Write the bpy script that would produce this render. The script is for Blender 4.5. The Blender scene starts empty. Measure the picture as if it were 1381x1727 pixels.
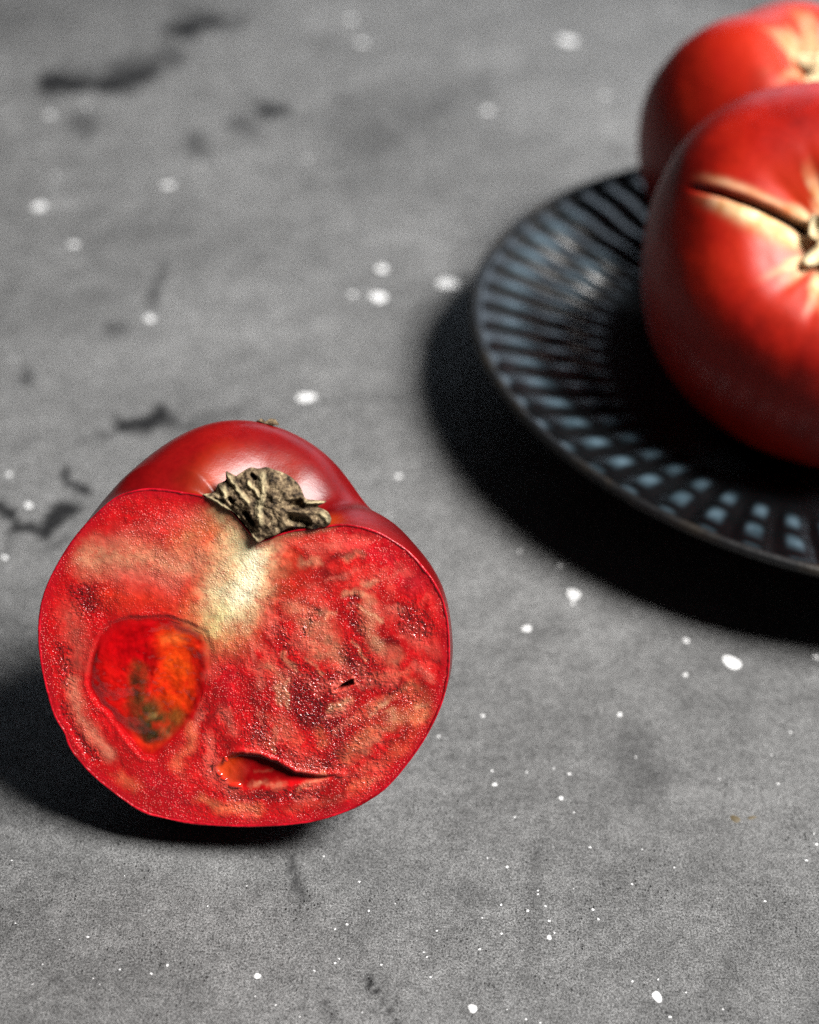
import bpy, math, random
import numpy as np
from mathutils import Matrix, Vector

random.seed(7)
scene = bpy.context.scene
COL = scene.collection

# ------------------------------------------------------------------ camera
CAM = np.array([0.0, 0.0, 0.27])
PITCH, ROLL = math.radians(38.0), math.radians(2.5)
FPX, PW, PH = 2500.0, 1381.0, 1727.0            # focal length in photograph pixels
RT = np.array([1.0, 0, 0])
FW = np.array([0, math.cos(PITCH), -math.sin(PITCH)])
UP = np.array([0, math.sin(PITCH), math.cos(PITCH)])
cr, sr = math.cos(ROLL), math.sin(ROLL)
cam_d = bpy.data.cameras.new('camera')
cam = bpy.data.objects.new('camera', cam_d)
COL.objects.link(cam)
c0, c1, c2 = cr * RT + sr * UP, -sr * RT + cr * UP, -FW
cam.matrix_world = Matrix([[c0[i], c1[i], c2[i], CAM[i]] for i in range(3)] + [[0, 0, 0, 1]])
cam_d.sensor_fit = 'VERTICAL'
cam_d.sensor_height = 36.0
cam_d.lens = 36.0 * FPX / PH
cam_d.clip_start, cam_d.clip_end = 0.01, 20.0
cam_d.dof.use_dof = True
cam_d.dof.focus_distance = 0.323
cam_d.dof.aperture_fstop = 7.0
scene.camera = cam

# ------------------------------------------------------------------ light
world = bpy.data.worlds.new('World')
scene.world = world
world.use_nodes = True
bg = world.node_tree.nodes['Background']
bg.inputs[0].default_value = (0.80, 0.9, 1.0, 1)
bg.inputs[1].default_value = 0.02


def area(name, loc, target, sx, sy, watts, color):
    d = bpy.data.lights.new(name, 'AREA')
    d.shape = 'RECTANGLE'
    d.size, d.size_y, d.energy, d.color = sx, sy, watts, color
    o = bpy.data.objects.new(name, d)
    COL.objects.link(o)
    o.location = loc
    o.rotation_euler = (Vector(target) - Vector(loc)).to_track_quat('-Z', 'Y').to_euler()
    return o


area('skylight_lamp', (0.70, 0.15, 1.04), (0.02, 0.32, 0.0), 0.45, 0.45, 58, (1.0, 0.98, 0.95))
area('window_lamp', (0.9, 1.7, 0.62), (0.1, 0.4, 0.02), 2.2, 0.8, 10, (0.72, 0.85, 1.0))

vs = scene.view_settings
vs.view_transform = 'Standard'
vs.look = 'None'
vs.exposure = 0.0
vs.gamma = 1.0
vs.use_curve_mapping = False
scene.cycles.max_bounces = 5
scene.cycles.diffuse_bounces = 2
scene.cycles.glossy_bounces = 3
scene.cycles.sample_clamp_indirect = 6.0
scene.cycles.use_denoising = False        # a little sensor grain, as in the photograph


# ------------------------------------------------------------------ helpers
def ray(x, y):
    X, Y = x - PW / 2, -(y - PH / 2)
    a, b = (X * cr - Y * sr) / FPX, (X * sr + Y * cr) / FPX
    return FW + a * RT + b * UP


def on_table(x, y, z=0.0):                      # point of the table plane seen at a photograph pixel
    r = ray(x, y)
    return CAM + r * ((z - CAM[2]) / r[2])


def table_px(P):                                # the reverse, for an array of points
    d = P - CAM
    z = d @ FW
    a, b = (d @ RT) / z, (d @ UP) / z
    return (a * cr + b * sr) * FPX + PW / 2, PH / 2 - (-a * sr + b * cr) * FPX


def _hash(ix, iy, iz, seed):
    h = (ix * 374761393 + iy * 668265263 + iz * 2147483647 + seed * 1274126177) & 0xFFFFFFFF
    h = ((h ^ (h >> 13)) * 1274126177) & 0xFFFFFFFF
    h = ((h ^ (h >> 16)) * 2246822519) & 0xFFFFFFFF
    return ((h ^ (h >> 15)) & 0xFFFFFF) / float(0xFFFFFF)


def vnoise(x, y, z=0.0, seed=0):
    x, y, z = np.broadcast_arrays(np.asarray(x, float), np.asarray(y, float), np.asarray(z, float))
    ix, iy, iz = np.floor(x).astype(np.int64), np.floor(y).astype(np.int64), np.floor(z).astype(np.int64)
    fx, fy, fz = x - ix, y - iy, z - iz
    fx, fy, fz = [t * t * t * (t * (t * 6 - 15) + 10) for t in (fx, fy, fz)]
    r = 0
    for dx in (0, 1):
        for dy in (0, 1):
            for dz in (0, 1):
                w = (fx if dx else 1 - fx) * (fy if dy else 1 - fy) * (fz if dz else 1 - fz)
                r = r + w * _hash(ix + dx, iy + dy, iz + dz, seed)
    return r * 2 - 1


def fbm(x, y, z=0.0, seed=0, octv=4):
    r, a = 0, 1.0
    for o in range(octv):
        s = 2 ** o
        r = r + a * vnoise(np.asarray(x) * s + 11.3 * o, np.asarray(y) * s - 7.7 * o, np.asarray(z) * s, seed + o)
        a *= 0.5
    return r / 1.6


def sstep(a, b, x):
    t = np.clip((np.asarray(x, float) - a) / (b - a), 0, 1)
    return t * t * (3 - 2 * t)


def seg_dist(px, py, poly, closed=False):       # distance of points to a polyline
    best = np.full(np.shape(px), 1e9)
    n = len(poly)
    for i in range(n if closed else n - 1):
        ax, ay = poly[i][:2]
        bx, by = poly[(i + 1) % n][:2]
        dx, dy = bx - ax, by - ay
        t = np.clip(((px - ax) * dx + (py - ay) * dy) / (dx * dx + dy * dy + 1e-12), 0, 1)
        best = np.minimum(best, np.hypot(px - ax - t * dx, py - ay - t * dy))
    return best


def inside(px, py, poly):
    r = np.zeros(np.shape(px), bool)
    n = len(poly)
    for i in range(n):
        ax, ay = poly[i]
        bx, by = poly[(i + 1) % n]
        c = ((ay > py) != (by > py)) & (px < (bx - ax) * (py - ay) / ((by - ay) + 1e-12) + ax)
        r ^= c
    return r


def sdf(px, py, poly):                          # negative inside
    d = seg_dist(px, py, poly, True)
    return np.where(inside(px, py, poly), -d, d)


def smooth_line(pts, n, closed=False):          # Catmull-Rom, resampled evenly
    p = np.asarray(pts, float)
    if closed:
        q = np.vstack([p[-1], p, p[0], p[1]])
    else:
        q = np.vstack([2 * p[0] - p[1], p, 2 * p[-1] - p[-2]])
    out = []
    for i in range(1, len(q) - 2):
        for t in np.linspace(0, 1, 24, endpoint=False):
            a, b, c, d = q[i - 1], q[i], q[i + 1], q[i + 2]
            out.append(0.5 * (2 * b + (c - a) * t + (2 * a - 5 * b + 4 * c - d) * t * t + (3 * b - a - 3 * c + d) * t ** 3))
    out.append(q[-2])
    out = np.array(out)
    s = np.r_[0, np.cumsum(np.linalg.norm(np.diff(out, axis=0), axis=1))]
    k = np.linspace(0, s[-1], n + (1 if closed else 0))
    r = np.stack([np.interp(k, s, out[:, j]) for j in range(out.shape[1])], 1)
    return r[:-1] if closed else r


def mesh_obj(name, verts, faces, mat, parent=None, loc=None, smooth=True, attrs=None):
    me = bpy.data.meshes.new(name)
    verts = np.asarray(verts, float)
    if loc is not None:
        verts = verts - np.asarray(loc)
    me.from_pydata(verts.tolist(), [], faces)
    if attrs:
        for k, v in attrs.items():
            v = np.asarray(v, float)
            if v.ndim == 1:
                at = me.attributes.new(k, 'FLOAT', 'POINT')
                at.data.foreach_set('value', v.astype(np.float32))
            else:
                at = me.attributes.new(k, 'FLOAT_COLOR', 'POINT')
                at.data.foreach_set('color', np.c_[v, np.ones(len(v))].astype(np.float32).ravel())
    if smooth:
        me.polygons.foreach_set('use_smooth', [True] * len(me.polygons))
    me.materials.append(mat)
    me.update()
    o = bpy.data.objects.new(name, me)
    COL.objects.link(o)
    if parent is not None:
        o.parent = parent
    return o


def grid_faces(nu, nv, wrap=False, flip=False):  # nu columns around, nv rows
    f = []
    m = nu if wrap else nu - 1
    for j in range(nv - 1):
        for i in range(m):
            a, b = j * nu + i, j * nu + (i + 1) % nu
            q = (a, b, b + nu, a + nu)
            f.append(q[::-1] if flip else q)
    return f


def thing(name, loc, label, cat, group=None):
    o = bpy.data.objects.new(name, None)
    o.empty_display_size = 0.02
    COL.objects.link(o)
    o.location = loc
    o['label'], o['category'] = label, cat
    if group:
        o['group'] = group
    return o


def srgb(r, g, b):
    c = np.array([r, g, b]) / 255.0
    return np.where(c <= 0.04045, c / 12.92, ((c + 0.055) / 1.055) ** 2.4)


class NT:                                       # small node-tree helper
    def __init__(self, name):
        self.m = bpy.data.materials.new(name)
        self.m.use_nodes = True
        self.t = self.m.node_tree
        self.b = self.t.nodes['Principled BSDF']
        self.tc = self.t.nodes.new('ShaderNodeTexCoord')

    def n(self, kind, **kw):
        x = self.t.nodes.new(kind)
        for k, v in kw.items():
            if k in x.inputs:
                x.inputs[k].default_value = v
            else:
                setattr(x, k, v)
        return x

    def l(self, a, b):
        self.t.links.new(a, b)

    def noise(self, scale, detail=4, rough=0.55, dist=0.0, vec=None):
        x = self.n('ShaderNodeTexNoise', Scale=scale, Detail=detail, Roughness=rough, Distortion=dist)
        self.l(vec if vec is not None else self.tc.outputs['Object'], x.inputs['Vector'])
        return x.outputs['Fac']

    def voro(self, scale, feature='F1', rand=1.0, vec=None):
        x = self.n('ShaderNodeTexVoronoi', feature=feature, Scale=scale)
        x.inputs['Randomness'].default_value = rand
        self.l(vec if vec is not None else self.tc.outputs['Object'], x.inputs['Vector'])
        return x.outputs['Distance']

    def ramp(self, src, stops):
        x = self.t.nodes.new('ShaderNodeValToRGB')
        e = x.color_ramp.elements
        while len(e) < len(stops):
            e.new(0.5)
        for i, (p, c) in enumerate(stops):
            e[i].position = p
            e[i].color = (*(c if hasattr(c, '__len__') else (c, c, c)), 1)
        self.l(src, x.inputs['Fac'])
        return x.outputs['Color']

    def attr(self, name, fac=False):
        x = self.n('ShaderNodeAttribute', attribute_name=name)
        return x.outputs['Fac' if fac else 'Color']

    def mix(self, fac, a, b, blend='MIX'):
        x = self.n('ShaderNodeMix', data_type='RGBA', blend_type=blend)
        for s, v in ((x.inputs[0], fac), (x.inputs[6], a), (x.inputs[7], b)):
            if hasattr(v, 'links'):
                self.l(v, s)
            elif hasattr(v, '__len__'):
                s.default_value = (*v, 1)
            else:
                s.default_value = v if s.type == 'VALUE' else (v, v, v, 1)
        return x.outputs[2]

    def math(self, op, a, b=0.0, clamp=False):
        x = self.n('ShaderNodeMath', operation=op, use_clamp=clamp)
        for s, v in ((x.inputs[0], a), (x.inputs[1], b)):
            if hasattr(v, 'links'):
                self.l(v, s)
            else:
                s.default_value = v
        return x.outputs[0]

    def bump(self, height, strength, distance, normal=None):
        x = self.n('ShaderNodeBump', Strength=strength, Distance=distance)
        self.l(height, x.inputs['Height'])
        if normal is not None:
            self.l(normal, x.inputs['Normal'])
        return x.outputs['Normal']

    def out(self, color=None, rough=0.5, normal=None, spec=0.5, coat=0.0, coat_rough=0.1, sss=0.0, sss_r=(1, .3, .2), sss_s=0.002):
        b = self.b
        for key, v in (('Base Color', color), ('Roughness', rough), ('Normal', normal), ('Specular IOR Level', spec),
                       ('Coat Weight', coat), ('Coat Roughness', coat_rough)):
            if v is None:
                continue
            if hasattr(v, 'links'):
                self.l(v, b.inputs[key])
            elif hasattr(v, '__len__'):
                b.inputs[key].default_value = (*v, 1)
            else:
                b.inputs[key].default_value = v
        if sss:
            b.inputs['Subsurface Weight'].default_value = sss
            b.inputs['Subsurface Radius'].default_value = sss_r
            b.inputs['Subsurface Scale'].default_value = sss_s
        if normal is not None and not (isinstance(coat, float) and coat == 0.0):
            self.l(normal, b.inputs['Coat Normal'])
        return self.m


# ------------------------------------------------------------------ tabletop
CRACKS = [[(484, 1436), (492, 1462), (497, 1482), (500, 1500), (505, 1522)], [(610, 1648), (626, 1670), (652, 1690), (668, 1712), (680, 1730)], [(518, 1622), (536, 1660), (552, 1690), (568, 1727)],
          [(186, 1566), (206, 1600), (226, 1618)], [(508, 1662), (560, 1668)], [(86, 1622), (108, 1655)]]


def table_material():
    k = NT('painted_stone')
    broad = k.noise(9, 6, 0.6, 0.4)
    mr = k.n('ShaderNodeMapping')
    mr.inputs['Rotation'].default_value = (0, 0, math.radians(-43))
    k.l(k.tc.outputs['Object'], mr.inputs['Vector'])
    mp = k.n('ShaderNodeMapping')
    mp.inputs['Scale'].default_value = (1.0, 3.6, 1.0)
    k.l(mr.outputs[0], mp.inputs['Vector'])
    brush = k.noise(17, 5, 0.6, 0.6, mp.outputs[0])
    mid = k.noise(90, 5, 0.6)
    grit = k.noise(2100, 5, 0.85)
    fine = k.noise(5200, 2, 0.7)
    lump = k.noise(420, 4, 0.7)
    col = k.ramp(broad, [(0.27, 0.105), (0.5, 0.154), (0.73, 0.205)])
    col = k.mix(0.32, col, k.ramp(brush, [(0.3, 0.32), (0.5, 0.5), (0.72, 0.70)]), 'OVERLAY')
    col = k.mix(0.5, col, k.ramp(mid, [(0.3, 0.3), (0.5, 0.5), (0.7, 0.7)]), 'OVERLAY')
    col = k.mix(0.9, col, k.ramp(grit, [(0.40, 0.02), (0.5, 0.5), (0.60, 0.97)]), 'OVERLAY')
    col = k.mix(0.5, col, k.ramp(fine, [(0.32, 0.25), (0.5, 0.5), (0.68, 0.75)]), 'OVERLAY')
    col = k.mix(0.5, col, k.ramp(lump, [(0.34, 0.22), (0.5, 0.5), (0.66, 0.74)]), 'OVERLAY')
    pits = k.math('MULTIPLY', k.ramp(k.voro(700, 'F1', 1.0), [(0.10, 1.0), (0.22, 0.0)]), k.math('MAXIMUM', k.ramp(k.noise(60, 3, 0.6), [(0.46, 0.0), (0.66, 0.9)]), k.attr('crumble', True)))
    col = k.mix(k.math('MULTIPLY', pits, 0.85), col, (0.015, 0.015, 0.015))
    # fragments of hairline cracks
    wv = k.n('ShaderNodeVectorMath', operation='ADD')
    nz = k.n('ShaderNodeTexNoise', Scale=60.0, Detail=4.0)
    k.l(k.tc.outputs['Object'], nz.inputs['Vector'])
    sc_ = k.n('ShaderNodeVectorMath', operation='SCALE')
    sc_.inputs[3].default_value = 0.02
    k.l(nz.outputs['Color'], sc_.inputs[0])
    k.l(k.tc.outputs['Object'], wv.inputs[0])
    k.l(sc_.outputs[0], wv.inputs[1])
    edge = k.voro(14, 'DISTANCE_TO_EDGE', 1.0, wv.outputs[0])
    line = k.ramp(edge, [(0.0, 1.0), (0.010, 0.0)])
    msk = k.ramp(k.noise(21, 3, 0.6), [(0.60, 0.0), (0.67, 1.0)])
    brk = k.ramp(k.noise(350, 3, 0.6), [(0.42, 0.0), (0.55, 1.0)])
    crack = k.math('MULTIPLY', k.math('MULTIPLY', k.math('MULTIPLY', line, msk), brk), 0.6)
    col = k.mix(crack, col, (0.02, 0.02, 0.02))
    lt = k.attr('pale', True)
    dk = k.attr('stain', True)
    col = k.mix(lt, col, (0.34, 0.34, 0.34))
    col = k.mix(dk, col, (0.006, 0.006, 0.007))
    h = k.math('ADD', k.math('MULTIPLY', grit, 0.7), k.math('MULTIPLY', fine, 0.35))
    h = k.math('ADD', h, k.math('MULTIPLY', lump, 0.8))
    h = k.math('SUBTRACT', h, k.math('MULTIPLY', pits, 1.0))
    nrm = k.bump(h, 1.0, 0.0011)
    return k.out(col, 0.72, nrm, spec=0.25)


# dark stains: photograph pixels (x, y), half-width in px, strength
STAINS = [([(80, 142), (130, 140), (200, 143), (250, 124)], 15, .95), ([(190, 118), (240, 108), (295, 96)], 13, .6), ([(110, 112), (180, 120)], 12, .35),
          ([(292, 50), (325, 46), (358, 38)], 12, .9), ([(300, 22), (350, 24)], 10, .4), ([(385, 42), (410, 40)], 12, .4), ([(440, 182), (478, 190)], 10, .75),
          ([(400, 205), (430, 218)], 14, .45), ([(332, 243), (338, 250)], 15, .5), ([(140, 205), (150, 212)], 18, .45),
          ([(272, 455), (262, 520)], 9, .5), ([(185, 552), (212, 553)], 11, .5), ([(45, 632), (50, 638)], 11, .5),
          ([(195, 712), (240, 720), (262, 705), (270, 695)], 11, .85), ([(225, 718), (285, 712)], 10, .6), ([(125, 742), (190, 735)], 7, .3),
          ([(108, 800), (122, 815), (140, 825)], 9, .85), ([(0, 858), (22, 872), (28, 892), (62, 890), (78, 900), (100, 862), (118, 858)], 9, .85),
          ([(20, 905), (15, 930)], 10, .35), ([(85, 925), (118, 895)], 6, .4), ([(545, 675), (680, 672)], 5, .22),
          ([(1060, 1255), (1095, 1310)], 30, .28), ([(1020, 1240), (1050, 1235)], 22, .15), ([(305, 725), (330, 718), (400, 690)], 9, .35),
          ([(890, 1075), (950, 1070)], 12, .18), ([(1130, 1110), (1220, 1120)], 18, .12), ([(905, 1420), (902, 1600)], 7, .25),
          ([(60, 1560), (90, 1610)], 22, .22), ([(490, 1440), (497, 1475), (510, 1520)], 5, .6), ([(612, 1650), (640, 1680), (670, 1727)], 4, .75),
          ([(545, 1690), (565, 1727)], 5, .5), ([(80, 1640), (105, 1660)], 4, .4), ([(760, 1500), (800, 1515)], 14, .25),
          ([(600, 240), (700, 190), (800, 140)], 18, .2), ([(140, 430), (250, 370), (320, 345)], 16, .18), ([(0, 30), (90, 40)], 45, .3)]
PALES = [([(60, 348), (120, 340)], 13, .55), ([(560, 560), (330, 560)], 14, .18), ([(650, 195), (655, 210)], 14, .3), ([(5, 195), (25, 215)], 20, .35),
         ([(640, 120), (560, 160), (330, 250)], 16, .2), ([(1140, 1330), (1230, 1350), (1270, 1352)], 18, .22), ([(1050, 1165), (1120, 1190)], 26, .16),
         ([(15, 800), (20, 805)], 12, .35), ([(72, 1546), (92, 1546)], 6, .6), ([(800, 105), (860, 95)], 22, .22), ([(480, 350), (330, 400)], 14, .14),
         ([(1040, 1395), (1075, 1390)], 20, .18)]


def build_table():
    xs = np.r_[-1.0, -0.7, -0.45, np.linspace(-0.26, 0.36, 420), 0.5, 0.75, 1.1]
    ys = np.r_[-0.5, -0.2, 0.05, np.linspace(0.16, 0.80, 430), 0.95, 1.2, 1.6]
    X, Y = np.meshgrid(xs, ys)
    P = np.stack([X.ravel(), Y.ravel(), np.zeros(X.size)], 1)
    vis = (P[:, 1] > 0.1)
    px, py = np.full(len(P), -9e3), np.full(len(P), -9e3)
    px[vis], py[vis] = table_px(P[vis])
    wx, wy = P[:, 0] * 110, P[:, 1] * 70
    px2 = px + 13 * fbm(wx, wy, 0, 3) + 5 * fbm(wx * 4, wy * 4, 0, 9)
    py2 = py + 8 * fbm(wx, wy, 5, 4) + 4 * fbm(wx * 4, wy * 4, 2, 8)
    tex = 0.75 + 0.6 * fbm(P[:, 0] * 320, P[:, 1] * 320, 0, 21, 3)
    wisp = fbm(P[:, 0] * 150, P[:, 1] * 110, 0, 26, 4)
    st, pl = np.zeros(len(P)), np.zeros(len(P))
    for pts, w, s in STAINS:
        d = seg_dist(px2, py2, pts)
        st = np.maximum(st, s * sstep(2.1 * w, 0.1 * w, d + 0.55 * w * wisp) * np.clip(tex + 0.6 * s, 0, 1.05))
    for pts, w, s in PALES:
        d = seg_dist(px2, py2, pts)
        pl = np.maximum(pl, s * sstep(1.4 * w, 0.1 * w, d) * np.clip(tex, 0, 1))
    cr_ = np.zeros(len(P))
    for pts in CRACKS:
        cr_ = np.maximum(cr_, sstep(15, 3, seg_dist(px2, py2, pts)))
    st = np.clip(st * 1.25, 0, 0.97)
    o = mesh_obj('tabletop', P, grid_faces(len(xs), len(ys)), table_material(), attrs={'stain': np.clip(st, 0, 1), 'pale': np.clip(pl, 0, 1), 'crumble': cr_})
    o['kind'] = 'structure'
    return o


table = build_table()

k = NT('white_paint_drop')
speck_mat = k.out(k.ramp(k.noise(900, 2), [(0.3, 0.62), (0.7, 0.84)]), 0.6, k.bump(k.noise(1500, 3), 0.6, 0.0005))
k = NT('ochre_paint')
ochre_mat = k.out(k.ramp(k.noise(900, 3), [(0.3, srgb(50, 42, 26)), (0.7, srgb(84, 72, 46))]), 0.7)


def speck_mesh(i):
    rng = random.Random(i)
    n = 12
    v = [(0, 0, 0.16)]
    for ring, (rr, z) in enumerate(((0.62, 0.13), (1.0, -0.02))):
        for a in range(n):
            t = 2 * math.pi * a / n
            r = rr * (1 + 0.13 * math.sin(2 * t + i) + 0.08 * math.sin(3 * t + 2 * i) + rng.uniform(-.05, .05))
            v.append((r * math.cos(t), r * math.sin(t), z))
    f = [(0, 1 + a, 1 + (a + 1) % n) for a in range(n)]
    f += [(1 + a, 1 + n + a, 1 + n + (a + 1) % n, 1 + (a + 1) % n) for a in range(n)]
    me = bpy.data.meshes.new('paint_speck')
    me.from_pydata(v, [], f)
    me.polygons.foreach_set('use_smooth', [True] * len(f))
    me.materials.append(speck_mat)
    return me


SPECKS = [speck_mesh(i) for i in range(6)]


def speck(x, y, d, ratio=1.0, rot=0.0, mat=None):   # d: width in photograph pixels
    p = on_table(x, y)
    depth = (p - CAM) @ FW
    r = 0.5 * d / FPX * depth
    o = bpy.data.objects.new('paint_speck', SPECKS[random.randrange(6)])
    COL.objects.link(o)
    o.parent = table
    o.location = (p[0], p[1], 0.0)
    o.scale = (r, r * ratio, min(r, 0.0016))
    o.rotation_euler = (0, 0, rot)
    return o


BIG = [(957, 68, 27), (592, 32, 13), (610, 72, 14), (84, 193, 13), (145, 178, 11), (283, 312, 17), (66, 348, 20), (124, 412, 13), (94, 296, 8),
       (252, 537, 15), (338, 276, 9), (518, 267, 9), (822, 186, 13), (1020, 160, 11), (644, 453, 17), (638, 501, 25), (594, 496, 12), (755, 478, 28),
       (516, 670, 24), (672, 803, 12), (48, 852, 13), (15, 800, 11), (8, 940, 11), (967, 1002, 25), (966, 1017, 8), (888, 1060, 15), (944, 955, 10), (876, 930, 8), (1157, 1080, 12),
       (1156, 1138, 9), (1377, 1108, 13), (1045, 1205, 10), (814, 1207, 8), (740, 1242, 7), (830, 1300, 7), (834, 1323, 9), (888, 1302, 5), (960, 1305, 7),
       (946, 1346, 8), (868, 1378, 6), (968, 1370, 5), (995, 1429, 7), (1312, 1322, 6), (1333, 1235, 6), (1377, 1424, 7), (1360, 1451, 6), (855, 1462, 7), (822, 1447, 4),
       (1137, 1463, 5), (1066, 1491, 6), (1290, 1520, 7), (845, 1526, 6), (907, 1502, 5), (907, 1508, 5), (890, 1536, 7), (920, 1528, 5), (1000, 1534, 7), (1009, 1550, 7),
       (926, 1553, 7), (926, 1581, 11), (935, 1573, 5), (813, 1548, 4), (809, 1601, 6), (797, 1701, 16), (1108, 1681, 18), (1110, 1652, 5), (1130, 1715, 7),
       (1157, 1674, 4), (720, 1614, 5), (726, 1648, 5), (887, 1719, 5), (911, 1725, 5), (434, 1646, 12), (530, 1637, 6), (585, 1559, 7), (565, 1567, 5), (572, 1617, 5), (565, 1624, 6),
       (606, 1487, 6), (622, 1536, 6), (546, 1444, 5), (416, 1494, 4), (282, 1628, 7), (148, 1580, 7), (255, 1642, 6), (202, 1635, 5), (72, 1626, 4), (210, 1477, 4), (465, 1695, 5), (430, 1680, 4), (157, 1650, 4), (26, 1557, 4), (20, 1451, 4), (350, 1528, 4), (643, 1627, 5)]
for x, y, d in BIG:
    speck(x, y, d * (0.68 if d < 8 else 0.9 if d < 13 else 1.2 if y < 900 else 1.0), random.uniform(0.85, 1.25), random.uniform(0, 6))
speck(1234, 1117, 34, 0.85, -0.5)
for i in range(24):
    y = 1727 - 560 * random.random() ** 1.6
    x = random.uniform(0, 1381)
    if 60 < x < 700 and y < 1480:
        continue
    speck(x, y, random.choice((2.2, 2.6, 3, 3.4, 4)), random.uniform(0.8, 1.2), random.uniform(0, 6))
for x, y, d, q in ((1240, 1381, 18, 0.9), (1268, 1379, 16, 0.5)):
    o = speck(x, y, d, q, 0.3)
    o.data = o.data.copy()
    o.data.materials[0] = ochre_mat
    o.name = 'ochre_fleck'

# ------------------------------------------------------------------ plate
PC = np.array([0.146, 0.413])
PR = 0.130


def plate_floor(r):
    s = np.clip((np.asarray(r) - 0.0585) / (0.1270 - 0.0585), 0, 1)
    return 0.0085 + 0.0205 * (0.25 * s ** 2 + 0.75 * (s - 0.12 * (1 - np.exp(-s / 0.12))) / 0.88)


def build_plate():
    k = NT('black_glaze')
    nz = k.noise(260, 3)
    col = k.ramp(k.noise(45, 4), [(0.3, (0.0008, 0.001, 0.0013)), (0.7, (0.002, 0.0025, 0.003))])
    col = k.mix(k.attr('crest_sheen', True), col, k.ramp(k.noise(160, 4), [(0.35, (0.02, 0.036, 0.046)), (0.65, (0.065, 0.10, 0.125))]))   # blue-grey reflected light painted into the colour of the crests
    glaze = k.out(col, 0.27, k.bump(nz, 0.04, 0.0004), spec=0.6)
    k = NT('worn_rim_glaze')
    col = k.ramp(k.noise(55, 5, 0.65), [(0.5, (0.003, 0.003, 0.0035)), (0.64, (0.012, 0.009, 0.006)), (0.78, (0.06, 0.045, 0.03))])
    rimm = k.out(col, 0.45, k.bump(k.noise(400, 3), 0.4, 0.0005), spec=0.4)
    root = thing('plate', (PC[0], PC[1], 0), 'round black glazed plate with fluted inner wall, under two whole tomatoes', 'plate')
    NF = 63
    na = NF * 14
    ri = np.r_[np.linspace(0.0005, 0.057, 10), np.linspace(0.0585, 0.1270, 96)]
    s = np.clip((ri - 0.0585) / (0.1270 - 0.0585), 0, 1)
    zi = plate_floor(ri)
    outer = [(0.1285, 0.0290), (0.1275, 0.0268), (0.120, 0.0222), (0.105, 0.0135), (0.088, 0.0065), (0.078, 0.0035), (0.074, 0.0), (0.071, 0.0), (0.069, 0.003), (0.0005, 0.003)]
    R = np.r_[ri, [o[0] for o in outer]]
    Z = np.r_[zi, [o[1] for o in outer]]
    ni = len(ri)
    A = np.arange(na) * 2 * math.pi / na
    V, CR = [], []
    for j, (r, z) in enumerate(zip(R, Z)):
        zz = np.full(na, z)
        if 0 < j < ni:
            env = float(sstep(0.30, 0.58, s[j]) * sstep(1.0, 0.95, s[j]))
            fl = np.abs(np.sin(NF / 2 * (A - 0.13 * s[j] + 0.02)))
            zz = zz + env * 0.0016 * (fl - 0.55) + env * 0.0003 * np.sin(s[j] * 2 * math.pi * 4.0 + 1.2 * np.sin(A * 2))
        wob = 1 + 0.003 * np.sin(3 * A + 1) + 0.002 * np.sin(5 * A)
        V.append(np.stack([r * wob * np.cos(A), r * wob * np.sin(A), zz], 1))
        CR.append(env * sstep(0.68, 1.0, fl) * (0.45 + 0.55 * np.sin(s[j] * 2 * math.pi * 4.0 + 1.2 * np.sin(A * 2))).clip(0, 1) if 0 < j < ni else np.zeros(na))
    V = np.vstack(V)
    mesh_obj('body', V, grid_faces(na, len(R), True), glaze, root, attrs={'crest_sheen': np.concatenate(CR)})
    nb, nt = 240, 12
    B = np.arange(nb) * 2 * math.pi / nb
    rv = []
    for i in range(nt):
        t = 2 * math.pi * i / nt
        wob = 1 + 0.003 * np.sin(3 * B + 1) + 0.002 * np.sin(5 * B)
        rr = (0.1282 + 0.0015 * math.cos(t)) * wob
        rv.append(np.stack([rr * np.cos(B), rr * np.sin(B), np.full(nb, 0.0293 + 0.0015 * math.sin(t)) + 0.0002 * np.sin(7 * B)], 1))
    rv.append(rv[0])
    mesh_obj('rim', np.vstack(rv), grid_faces(nb, nt + 1, True), rimm, root)


build_plate()

# ------------------------------------------------------------------ tomato skins
def skin_material(name, dark, base, warm, rg=0.3, sp=0.3):
    k = NT(name)
    n1 = k.noise(38, 5, 0.6, 0.3)
    n2 = k.noise(900, 3, 0.6)
    col = k.ramp(n1, [(0.28, dark), (0.52, base), (0.78, warm)])
    col = k.mix(0.35, col, k.ramp(n2, [(0.3, 0.36), (0.5, 0.5), (0.7, 0.64)]), 'OVERLAY')
    col = k.mix(k.attr('cork', True), col, k.ramp(k.noise(220, 4), [(0.3, srgb(196, 158, 92)), (0.6, srgb(236, 218, 168))]))
    col = k.mix(k.attr('gold', True), col, srgb(222, 96, 22))
    col = k.mix(k.attr('crack', True), col, srgb(30, 16, 8))
    fine = k.noise(2200, 2)
    rough = k.math('ADD', rg, k.math('MULTIPLY', k.attr('cork', True), 0.35))
    nrm = k.bump(fine, 0.12, 0.0002)
    nrm = k.bump(k.noise(120, 3), 0.22, 0.0008, nrm)
    return k.out(col, rough, nrm, spec=sp, sss=0.0, sss_r=(1, .15, .08), sss_s=0.004)


whole_mat = skin_material('ripe_tomato_skin', (0.14, 0.003, 0.002), (0.27, 0.007, 0.003), (0.34, 0.014, 0.004), rg=0.42, sp=0.22)
half_mat = skin_material('cut_tomato_skin', (0.05, 0.001, 0.0015), (0.125, 0.0015, 0.002), (0.19, 0.004, 0.003), rg=0.31, sp=0.20)

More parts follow.
